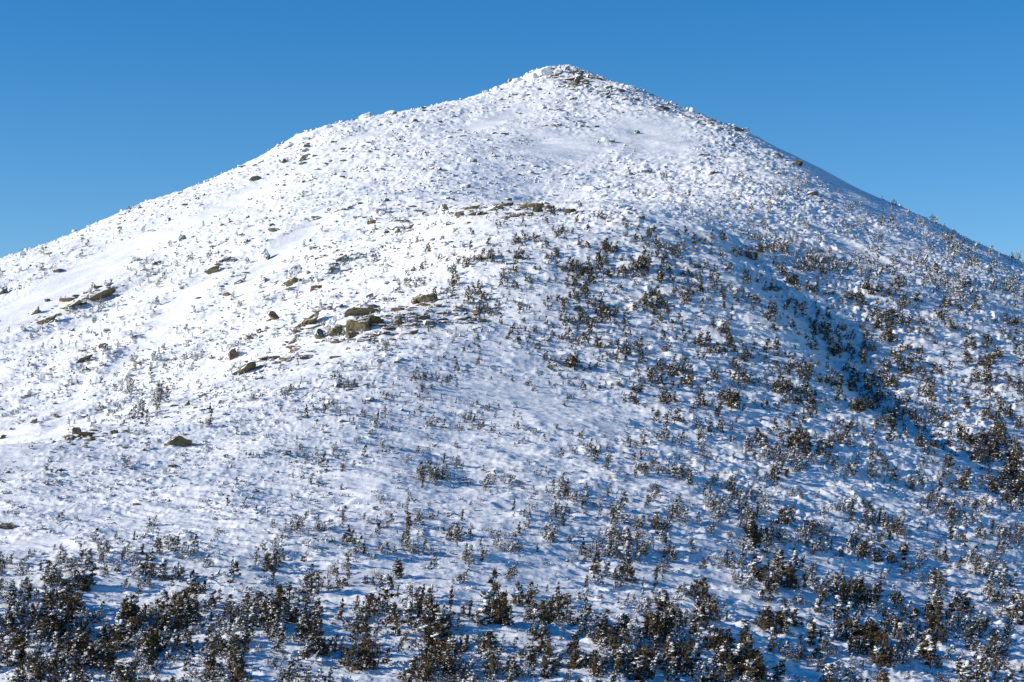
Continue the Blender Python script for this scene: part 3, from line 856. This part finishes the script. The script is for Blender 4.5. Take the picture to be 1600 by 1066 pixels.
ROCKS = [  # x0, x1, y0, y1, style, tilt (degrees), name, label
 (537,578,494,521,'g',8,'boulder','big lichen-green boulder, left half of the pair on the crest'),
 (558,602,488,514,'m',-6,'boulder','big dark shadowed boulder, right half of the pair on the crest'),
 (537,622,477,492,'m',-3,'flat_rock','long dark slab lying behind the big boulder pair'),
 (514,539,507,527,'g',14,'boulder','green boulder wedge touching the big pair on its left'),
 (534,564,519,531,'g',-4,'boulder','low green and brown boulder at the foot of the big pair'),
 (489,513,509,533,'d',38,'boulder','ice-streaked brown boulder left of the big green boulders'),
 (516,538,530,537,'b',4,'flat_rock','flat brown stone below the green boulder wedge'),
 (570,594,518,527,'b',3,'flat_rock','brown slab right below the big boulder pair'),
 (590,604,515,525,'d',0,'boulder','small dark boulder right of the brown slab below the big pair'),
 (556,579,527,535,'b',8,'flat_rock','orange-tipped slab with snow below the brown slab'),
 (580,594,530,536,'b',0,'boulder','small rounded brown stone on open snow below the big pair'),
 (607,619,528,534,'g',3,'boulder','small yellow-green stone on open snow'),
 (616,630,491,500,'g',0,'boulder','upper round green boulder of the stack right of the big pair'),
 (616,632,499,510,'m',0,'boulder','lower dark boulder of the stack right of the big pair'),
 (626,636,488,495,'b',0,'boulder','small brown stone behind the stacked round boulders'),
 (636,648,487,493,'b',4,'boulder','orange-brown stone behind and right of the stacked boulders'),
 (644,669,490,501,'g',-8,'boulder','smooth domed green-brown boulder casting a pointed shadow'),
 (643,683,459,475,'g',-2,'boulder','broad boulder with bright green top behind the rime-white twig'),
 (643,652,462,477,'b',10,'boulder','brown upright rock at the left end of the bright green-topped boulder'),
 (654,672,472,480,'b',-3,'flat_rock','red-brown base stone under the bright green-topped boulder'),
 (674,688,467,474,'b',5,'boulder','wedge of brown rock at the right foot of the green-topped boulder'),
 (677,693,473,479,'b',2,'flat_rock','red stone patch right below the green-topped boulder'),
 (636,648,478,485,'b',0,'boulder','brown stone below and left of the green-topped boulder'),
 (698,709,455,466,'d',-35,'boulder','pointed dark stone standing alone on snow right of the green-topped boulder'),
 (709,719,462,469,'g',0,'boulder','small oval green stone beside the pointed dark stone'),
 (687,695,463,467,'b',0,'boulder','tiny stone between green-topped boulder and pointed stone'),
 (711,722,478,486,'m',0,'boulder','dark stone, left one of the trio below the pointed stone'),
 (717,727,475,481,'m',0,'boulder','dark stone, upper one of the trio below the pointed stone'),
 (719,731,483,489,'m',0,'boulder','dark stone, lower one of the trio below the pointed stone'),
 (734,748,493,501,'b',0,'boulder','brown stone with a pointed shadow, rightward of the dark trio'),
 (742,759,485,490,'b',0,'flat_rock','thin flat red-brown stone right of the dark trio'),
 (763,791,488,494,'d',0,'flat_rock','long low grey-brown stone ending the stony patch on its right'),
 (638,653,503,509,'b',-4,'flat_rock','left brown slab in the row below the domed boulder'),
 (654,668,504,510,'b',-4,'flat_rock','middle brown slab in the row below the domed boulder'),
 (666,681,507,513,'b',0,'flat_rock','right red slab in the row below the domed boulder'),
 (640,655,499,504,'m',-8,'flat_rock','dark thin slab just above the row of brown slabs'),
 (617,637,519,525,'b',10,'flat_rock','thin brown slab streaked with snow below the stacked boulders'),
 (637,655,516,524,'b',22,'flat_rock','slanting brown slab on open snow left of the spruce clump'),
 (513,539,555,560,'b',2,'flat_rock','lone orange-brown slab on smooth snow under the big boulders'),
 (538,547,540,548,'b',-25,'flat_rock','small tilted dark-brown flake on smooth snow'),
 (554,568,545,549,'b',-8,'flat_rock','thin brown flake line on smooth snow'),
 (359,411,558,587,'g',27,'rock_outcrop','long mossy green ledge slanting along the ridge edge at left'),
 (391,416,568,578,'b',8,'flat_rock','reddish slab behind the right end of the mossy green ledge'),
 (434,464,557,563,'b',2,'flat_rock','flat orange-green slab, longest of the row on smooth snow'),
 (425,440,555,562,'b',10,'flat_rock','brown slab at the left end of the row on smooth snow'),
 (467,498,553,560,'b',8,'flat_rock','orange streaked slab at the right of the row on smooth snow'),
 (436,448,548,552,'b',5,'flat_rock','small brown flake above the row of slabs'),
 (465,480,545,550,'b',3,'flat_rock','small orange flake above the right end of the slab row'),
 (426,439,564,570,'d',0,'boulder','dark stone below the row of slabs'),
 (446,466,524,541,'g',42,'boulder','brown-green wedge of rock leaning uphill left of the icy boulder'),
 (459,503,484,514,'g',40,'rock_outcrop','green-brown ledge rising steeply to the right, left of the crest slab'),
 (422,438,485,502,'b',40,'boulder','dark brown outcrop on the bright slope left of the steep ledge'),
 (400,409,511,519,'g',10,'boulder','small green-brown stone on the bright left slope'),
 (415,421,506,517,'b',60,'boulder','thin upright brown flake on the bright left slope'),
 (382,401,523,532,'b',-20,'boulder','pair-like dark stone sloping down right above the mossy ledge'),
 (352,374,541,563,'b',48,'boulder','steep dark stone among frosted shrubs above the mossy ledge'),
 (446,474,413,432,'h',20,'boulder','snow-capped top block of the large square outcrop on the left slope'),
 (444,471,430,449,'g',30,'boulder','bare olive face block of the large square outcrop on the left slope'),
 (405,418,432,444,'d',-10,'boulder','grey-brown block left of the large square outcrop'),
 (428,437,436,443,'d',0,'boulder','small block between the square outcrop and its left neighbour'),
 (477,487,420,429,'d',-30,'boulder','small stone right of the large square outcrop'),
 (358,379,434,448,'d',33,'rock_outcrop','dark ledge slanting up right, upper of two left of the grey block'),
 (346,364,451,467,'g',38,'rock_outcrop','olive ledge slanting up right, lower of two left of the grey block'),
 (318,348,408,432,'g',38,'rock_outcrop','olive bare ledge high on the left slope between two snow chutes'),
 (334,360,399,411,'h',25,'rock_outcrop','half-snowed rock crest just above the olive bare ledge'),
 (399,428,384,412,'h',45,'rock_outcrop','thin-edged steep snowy ledge above the square outcrop'),
 (519,547,394,414,'h',33,'rock_outcrop','ribbed half-snowed outcrop between square outcrop and knob'),
 (483,503,444,454,'b',12,'boulder','brown stone right and below the large square outcrop'),
 (566,584,455,468,'h',30,'rock_outcrop','half-snowed ledge on the slope behind the crest slab'),
 (585,606,466,473,'d',8,'flat_rock','dark stone among twigs just behind the crest slab'),
 (126,178,449,475,'g',28,'rock_outcrop','large olive cliff band at the right end of the left outcrop'),
 (92,128,466,485,'g',30,'rock_outcrop','olive cliff band in the middle of the left outcrop'),
 (55,96,484,508,'g',30,'rock_outcrop','long low cliff band at the left end of the left outcrop'),
 (40,66,476,494,'h',30,'boulder','snowy dark-edged block on top of the left end of the left outcrop'),
 (68,78,465,473,'d',0,'boulder','small dark rock on the upper rim of the left outcrop'),
 (198,220,400,412,'h',15,'rock_outcrop','half-snowed ledge above and right of the left outcrop'),
 (-6,12,445,462,'d',0,'boulder','dark boulder cut off by the left edge on smooth snow'),
 (114,145,553,569,'m',25,'boulder','dark brown boulder on the smooth chute at left, largest of three'),
 (122,135,544,552,'b',12,'boulder','small brown rock just above the dark boulder on the chute'),
 (150,171,535,547,'m',15,'boulder','dark triangular rock on the smooth chute, rightmost of three'),
 (45,61,652,664,'b',20,'boulder','red-brown rock on the steep snow chute at lower left'),
 (84,91,644,654,'b',60,'boulder','small upright red rock at the edge of the steep snow chute'),
 (-6,13,677,688,'b',25,'boulder','brown rock on the left edge below the steep chute'),
 (112,127,669,682,'g',0,'boulder','olive boulder, left half of the pair on the near ridge edge'),
 (122,147,674,684,'m',-5,'boulder','mossy dark boulder with snow on top, right half of the ridge edge pair'),
 (104,119,681,690,'b',5,'boulder','brown stone in front of the ridge edge pair'),
 (137,152,680,688,'b',20,'boulder','brown stone right of the ridge edge pair'),
 (171,186,672,681,'b',0,'boulder','lone red-brown stone right of the ridge edge pair'),
 (188,200,670,676,'b',8,'flat_rock','small red flake beside the lone red-brown stone'),
 (256,299,679,700,'g',0,'boulder','large solitary dark boulder on the snowy shoulder, snow on its left side'),
 (264,284,657,662,'b',0,'flat_rock','thin brown slab showing above the large solitary boulder'),
 (289,299,626,635,'g',10,'boulder','small olive stone among shrubs on the ridge edge'),
 (-10,28,811,829,'b',8,'flat_rock','flat red-brown slab cut off by the left edge'),
 (-8,6,836,842,'b',6,'flat_rock','thin reddish slab on the left edge below the larger one'),
 (805,851,316,326,'g',0,'flat_rock','dark green slab on top of the rounded knob'),
 (767,802,316,324,'g',4,'flat_rock','pale green slab on the knob, left of the dark green one'),
 (725,758,317,328,'g',14,'flat_rock','slanting olive slab at the upper left of the knob'),
 (710,729,330,340,'g',5,'flat_rock','mossy slab at the left end of the knob outcrop'),
 (730,755,330,338,'g',10,'flat_rock','olive slab second from the left end of the knob outcrop'),
 (832,849,322,333,'m',0,'boulder','dark red boulder on the knob, left of two big ones'),
 (850,867,320,331,'b',4,'boulder','rounded red-brown boulder on the knob, right of the dark one'),
 (868,878,323,331,'b',0,'boulder','small brown boulder between the round ones on the knob'),
 (882,902,325,334,'m',0,'boulder','wide dark boulder at the right end of the knob outcrop'),
 (898,913,327,332,'d',-3,'flat_rock','thin slab trailing off the right end of the knob outcrop'),
 (810,823,332,338,'b',0,'boulder','small red boulder in front of the dark green knob slab'),
 (824,834,331,336,'g',0,'boulder','small green stone in front of the dark red knob boulder'),
 (771,802,337,345,'b',6,'flat_rock','brown rubble strip below the left half of the knob outcrop'),
 (837,850,335,340,'b',0,'flat_rock','thin brown stone below the dark red knob boulder'),
 (726,742,345,350,'b',8,'flat_rock','thin red slab below the left end of the knob outcrop'),
 (912,930,306,313,'d',0,'flat_rock','dark ledge on the slope right behind the knob'),
 (680,703,319,333,'h',12,'boulder','snow-draped grey boulder left of the knob outcrop'),
 (650,661,315,322,'d',5,'boulder','small dark boulder left of the snow-draped grey boulder'),
 (663,678,313,319,'d',0,'flat_rock','flat dark rock behind the snow-draped grey boulder'),
 (717,735,286,296,'h',0,'boulder','snow-topped boulder alone on the slope behind the knob'),
 (690,709,295,303,'h',0,'flat_rock','flat half-buried rock left of the snow-topped boulder'),
 (581,610,319,336,'h',22,'rock_outcrop','broad half-snowed outcrop on the left shoulder above the chutes'),
 (552,573,336,342,'d',3,'flat_rock','thin dark ledge below the broad half-snowed outcrop'),
 (573,588,344,351,'b',10,'flat_rock','brown stone below the thin dark ledge on the shoulder'),
 (486,508,337,343,'d',2,'flat_rock','low grey ledge far left on the shoulder'),
 (519,533,324,333,'h',20,'boulder','snowy block on the shoulder right of the low grey ledge'),
 (556,566,314,321,'d',0,'boulder','dark stone above the thin dark ledge on the shoulder'),
 (634,648,349,359,'b',30,'boulder','brown shaded block on the steep bank left of the knob'),
 (617,626,352,366,'d',70,'boulder','upright grey flake on the steep bank left of the knob'),
 (478,488,372,380,'d',10,'boulder','small grey stone at the top of the long snow chute'),
 (842,863,105,119,'s',0,'boulder','white plastered boulder at the left end of the summit cap'),
 (862,880,106,117,'s',0,'boulder','white plastered boulder in the middle of the summit cap'),
 (877,893,103,111,'h',0,'boulder','topmost snowy boulder on the summit'),
 (893,914,108,120,'d',-12,'boulder','dark-faced boulder just right of the topmost summit boulder'),
 (896,911,118,131,'d',-15,'boulder','dark-sided boulder below the summit'),
 (912,930,112,124,'d',-25,'rock_outcrop','dark ledge descending right from the summit'),
 (928,948,118,128,'d',-25,'rock_outcrop','lower dark ledge on the right shoulder of the summit'),
 (798,817,120,131,'s',10,'boulder','squarish white boulder on the skyline left of the summit'),
 (826,844,113,124,'s',15,'boulder','white boulder on the skyline where the summit cap begins'),
 (770,785,131,144,'s',15,'boulder','tall white boulder on the skyline left of the squarish one'),
 (751,764,139,147,'s',10,'boulder','low white boulder on the skyline, leftmost near the summit'),
 (976,990,131,140,'s',-5,'boulder','round white boulder on the skyline right of the summit'),
 (932,954,138,148,'d',-5,'boulder','dark-sided outcrop between summit and round skyline boulder'),
 (966,982,147,160,'h',-30,'boulder','half-snowed outcrop below the round skyline boulder'),
 (860,876,166,175,'h',0,'boulder','boulder with a dark right side on the face under the summit'),
 (888,902,150,158,'h',-10,'boulder','half-snowed rock high on the face under the summit'),
 (940,964,211,222,'s',0,'boulder','white knobby rock between the two upper snowfields'),
 (990,1001,203,210,'d',-10,'boulder','small dark-sided rock at the left rim of the right snowfield'),
 (1013,1040,164,172,'h',-25,'rock_outcrop','broken ledge on the upper right ridge'),
 (1060,1090,178,188,'h',-22,'rock_outcrop','half-snowed ledge on the ridge above the right snowfield'),
 (1100,1120,187,194,'d',-25,'rock_outcrop','dark thin ledge along the upper right ridge'),
 (1144,1163,195,207,'d',-20,'boulder','dark outcrop on the right ridge skyline'),
 (1138,1150,221,229,'d',-10,'boulder','dark stone below the right ridge skyline outcrop'),
 (1211,1226,240,247,'d',-15,'rock_outcrop','small dark ledge left of the blackest right ridge rock'),
 (1242,1258,250,262,'m',-20,'boulder','blackest rock on the right ridge just under the skyline'),
 (1219,1237,259,267,'s',0,'boulder','white snow-covered block below the blackest right ridge rock'),
 (205,221,317,326,'s',20,'boulder','white boulder on the left skyline, larger of two'),
 (191,204,326,334,'s',20,'boulder','white boulder on the left skyline, smaller of two'),
 (24,40,391,402,'s',20,'boulder','white boulder on the skyline near the left edge'),
 (255,266,338,348,'h',0,'boulder','solitary grey-white boulder just under the left skyline'),
 (275,292,365,377,'h',-15,'boulder','half-snowed block on the upper left slope'),
 (257,269,372,382,'h',40,'rock_outcrop','half-snowed fin left of the block on the upper left slope'),
 (336,356,375,384,'d',10,'rock_outcrop','dark broken ledge at the head of the left snow chute'),
 (354,372,362,373,'h',20,'rock_outcrop','snowy ledge above the head of the left snow chute'),
 (440,458,222,234,'s',30,'boulder','white boulder on the skyline of the left shoulder corner'),
 (468,484,210,221,'s',25,'boulder','white boulder on the left shoulder skyline, second from the corner'),
 (503,520,193,202,'s',20,'boulder','white boulder on the left shoulder skyline, third from the corner'),
 (560,580,177,186,'h',10,'boulder','grey-white boulder on the flat left shoulder skyline'),
 (603,620,172,180,'h',5,'boulder','greyish boulder on the left shoulder skyline nearest the summit'),
 (606,612,188,194,'d',0,'boulder','small dark stone alone under the left shoulder skyline'),
 (462,482,240,254,'h',30,'boulder','grey-sided rock heap under the left shoulder corner'),
 (400,412,249,256,'s',25,'boulder','white skyline boulder just left of the left shoulder corner'),
]
rng = np.random.RandomState(33)
for x0, x1, y0, y1, sty, tilt, name, lab in ROCKS:
    cx, w, h = (x0 + x1) / 2, (x1 - x0), (y1 - y0)
    sky_rock = sty == 's' or y1 < 200
    yb = y1 - (0.12 * h)
    p = px_point(cx, yb)
    for _ in range(12):
        if not np.isnan(p[1]): break
        yb += 1.5; p = px_point(cx, yb)
    if sty == 's': y0 -= 0.1 * h; h *= 1.1
    if name == 'boulder' and w > 14 and sty != 's': y0 -= 0.12 * h; h *= 1.12
    s = p[1] / FPX
    if name != 'boulder': tilt = tilt * 0.8
    tr = math.radians(tilt)
    # undo the tilt to get the block's own length and height
    ct, st_ = abs(math.cos(tr)), abs(math.sin(tr))
    if abs(tilt) > 18 and ct ** 2 - st_ ** 2 > 0.1:
        L_ = max((w * ct - h * st_) / (ct ** 2 - st_ ** 2), 0.75 * w); H_ = max((h * ct - w * st_) / (ct ** 2 - st_ ** 2), 0.35 * h)
    else: L_, H_ = w, h
    L_, H_ = L_ * s, H_ * s
    top_z = unproject(cx, y0, p[1])[2]
    D_ = max(0.55 * L_, H_) * (1.1 if name != 'boulder' else 0.85)
    V, Fc = rock_shape(rng, 4 if w > 20 else 3, 9, 0.20 if name == 'boulder' else 0.26, 0.0 if name == 'boulder' else 0.5)
    bury = 1.35
    V = V * [L_ / 2 * 1.06, D_ / 2, H_ / 2 * bury]
    me = mesh_np(name, V, Fc, [MR[sty]], smooth=False)
    o = obj(name, me)
    zc = (unproject(cx, y1, p[1])[2] + top_z) / 2 - H_ / 2 * (bury - 1)
    o.location = (p[0], p[1] + D_ * 0.22, zc)
    o.rotation_euler = (rng.uniform(-0.05, 0.1), -tr, rng.uniform(-0.12, 0.12))
    o['label'] = lab; o['category'] = {'boulder': 'boulder', 'flat_rock': 'flat rock', 'rock_outcrop': 'rock ledge'}[name]
    o['group'] = 'rocks showing through the snow'

# rubble too plentiful to count
RUBP = []
for i in range(12):
    V, Fc = rock_shape(np.random.RandomState(700 + i), 2 if i < 8 else 1, 6, 0.22)
    RUBP.append((V, Fc, np.full(len(Fc), [0, 0, 1, 1, 2, 2, 1, 1, 2, 1, 2, 1][i])))
RP, rpx, rpy = scatter([[v * 15 for v in r] for r in ROCKY], 90000, clump=lambda X, Y: 1.9 * sstep(-0.35, 0.75, noise2(X / 14, Y / 18, 400) + 0.7 * noise2(X / 4, Y / 5, 401)) + 0.12)
n = len(RP)
sz = 0.30 * np.exp(rs.normal(0, 0.5, n)) * np.interp(RP[:, 1], [300, 500, 750], [0.85, 1.15, 1.5]); sz = np.clip(sz, 0.1, 1.9)
scl = sz[:, None] * np.stack([rs.uniform(0.9, 1.8, n), rs.uniform(0.8, 1.3, n), rs.uniform(0.4, 0.85, n)], -1)
V, F, M = realise(RUBP, rs.randint(0, 12, n), RP + np.c_[np.zeros(n), np.zeros(n), 0.10 * sz], scl, rs.uniform(-0.9, 0.9, n))
stuff('rubble', V, F, M, [MR['s'], MR['h'], MR['d']], 'snow-plastered rubble strewn over the upper mountain')
print('rubble', n)

# fine grit of stones, plastered blocks along the skyline, and broken stones round the outcrops
GP, gx, gy = scatter([[v * 42 for v in r] for r in ROCKY], 120000, clump=lambda X, Y: 2.6 * sstep(0.0, 0.9, noise2(X / 11, Y / 13, 500) + 0.8 * noise2(X / 3, Y / 4, 501)) + 0.1)
n = len(GP); sz = 0.15 * np.exp(rs.normal(0, 0.35, n)) * np.interp(GP[:, 1], [300, 500, 750], [0.85, 1.25, 1.7])
scl = sz[:, None] * np.stack([rs.uniform(0.9, 1.6, n), rs.uniform(0.8, 1.2, n), rs.uniform(0.7, 1.2, n)], -1)
GRP = [(ICO1[0] * np.random.RandomState(i).uniform(0.7, 1.2, (12, 1)), ICO1[1], np.full(20, [1, 2, 2, 1][i % 4])) for i in range(8)]
V, F, M = realise(GRP, rs.randint(0, 8, n), GP + np.c_[np.zeros(n), np.zeros(n), 0.4 * sz], scl, rs.uniform(0, 6, n))
stuff('stone_grit', V, F, M, [MR['s'], MR['h'], MR['d']], 'fine dark stones peppering the snow of the upper mountain')
c = rs.randint(60, NT - 60, 420)
rows = np.where((YR > 400) & (YR < 900))[0]
colpy = _py[:, NOUT:NOUT + NT]
rr = rows[0] + np.argmin(colpy[rows][:, c], 0)
SPt = np.stack([GX[:, NOUT:NOUT + NT][rr, c], YR[rr], ZI[rr, c]], -1)
spx = project(SPt[:, 0], SPt[:, 1], SPt[:, 2])[0]
keep = rs.uniform(0, 1, len(c)) < np.interp(spx, [0, 400, 760, 800, 1000, 1150, 1300, 1600], [0.6, 0.7, 0.9, 1, 0.9, 0.5, 0.1, 0.1]) * sstep(-0.35, 0.45, noise2(spx / 38, spx * 0, 88))
SPt = SPt[keep]; n = len(SPt)
sz = 0.42 * np.exp(rs.normal(0, 0.5, n))
scl = sz[:, None] * np.stack([rs.uniform(0.9, 1.5, n), rs.uniform(0.8, 1.2, n), rs.uniform(0.7, 1.2, n)], -1)
V, F, M = realise([(a, b, np.full(len(b), i % 3 // 2)) for i, (a, b, m) in enumerate(RUBP[:8])], rs.randint(0, 8, n), SPt, scl, rs.uniform(0, 6, n))
stuff('ridge_rubble', V, F, M, [MR['s'], MR['h']], 'rime-plastered blocks bristling along the skyline ridge')
E = []
for cx, cy, rx, ry, ang, n in [(560,520,75,12,4,70),(690,492,100,16,0,95),(640,505,60,10,0,45),(480,530,40,22,30,40),(430,562,70,8,8,45),(800,332,110,8,0,80),
                               (110,478,75,10,27,60),(460,430,35,20,30,14),(350,440,50,30,38,12),(620,345,80,20,5,24),(140,680,45,8,0,16),(880,128,50,12,-10,45),(960,150,50,10,-15,30),
                               (1100,190,80,8,-22,30),(540,405,30,14,33,20),(500,495,40,12,38,25)]:
    a = rs.uniform(0, 6.28, n); r = np.sqrt(rs.uniform(0, 1, n)); c_, s_ = math.cos(math.radians(ang)), math.sin(math.radians(ang))
    u = rx * r * np.cos(a); v = ry * r * np.sin(a)
    E.append(np.c_[cx + u * c_ - v * s_, cy - (u * s_ + v * c_)])
E = np.concatenate(E); EPt = hit(E[:, 0], E[:, 1]); EPt = EPt[~np.isnan(EPt[:, 1])]
n = len(EPt); sz = 0.36 * np.exp(rs.normal(0, 0.5, n)) * np.interp(EPt[:, 1], [300, 450, 750], [0.8, 1.0, 1.6])
scl = sz[:, None] * np.stack([rs.uniform(1.0, 2.2, n), rs.uniform(0.9, 1.6, n), rs.uniform(0.3, 0.8, n)], -1)
V, F, M = realise([(a, b, np.full(len(b), i % 5)) for i, (a, b, m) in enumerate(RUBP)], rs.randint(0, 12, n), EPt, scl, rs.uniform(-0.5, 0.5, n))
stuff('outcrop_rubble', V, F, M, [MR['b'], MR['d'], MR['g'], MR['h'], MR['m']], 'small brown and grey broken stones around the bare rock outcrops')
print('grit', len(GP))
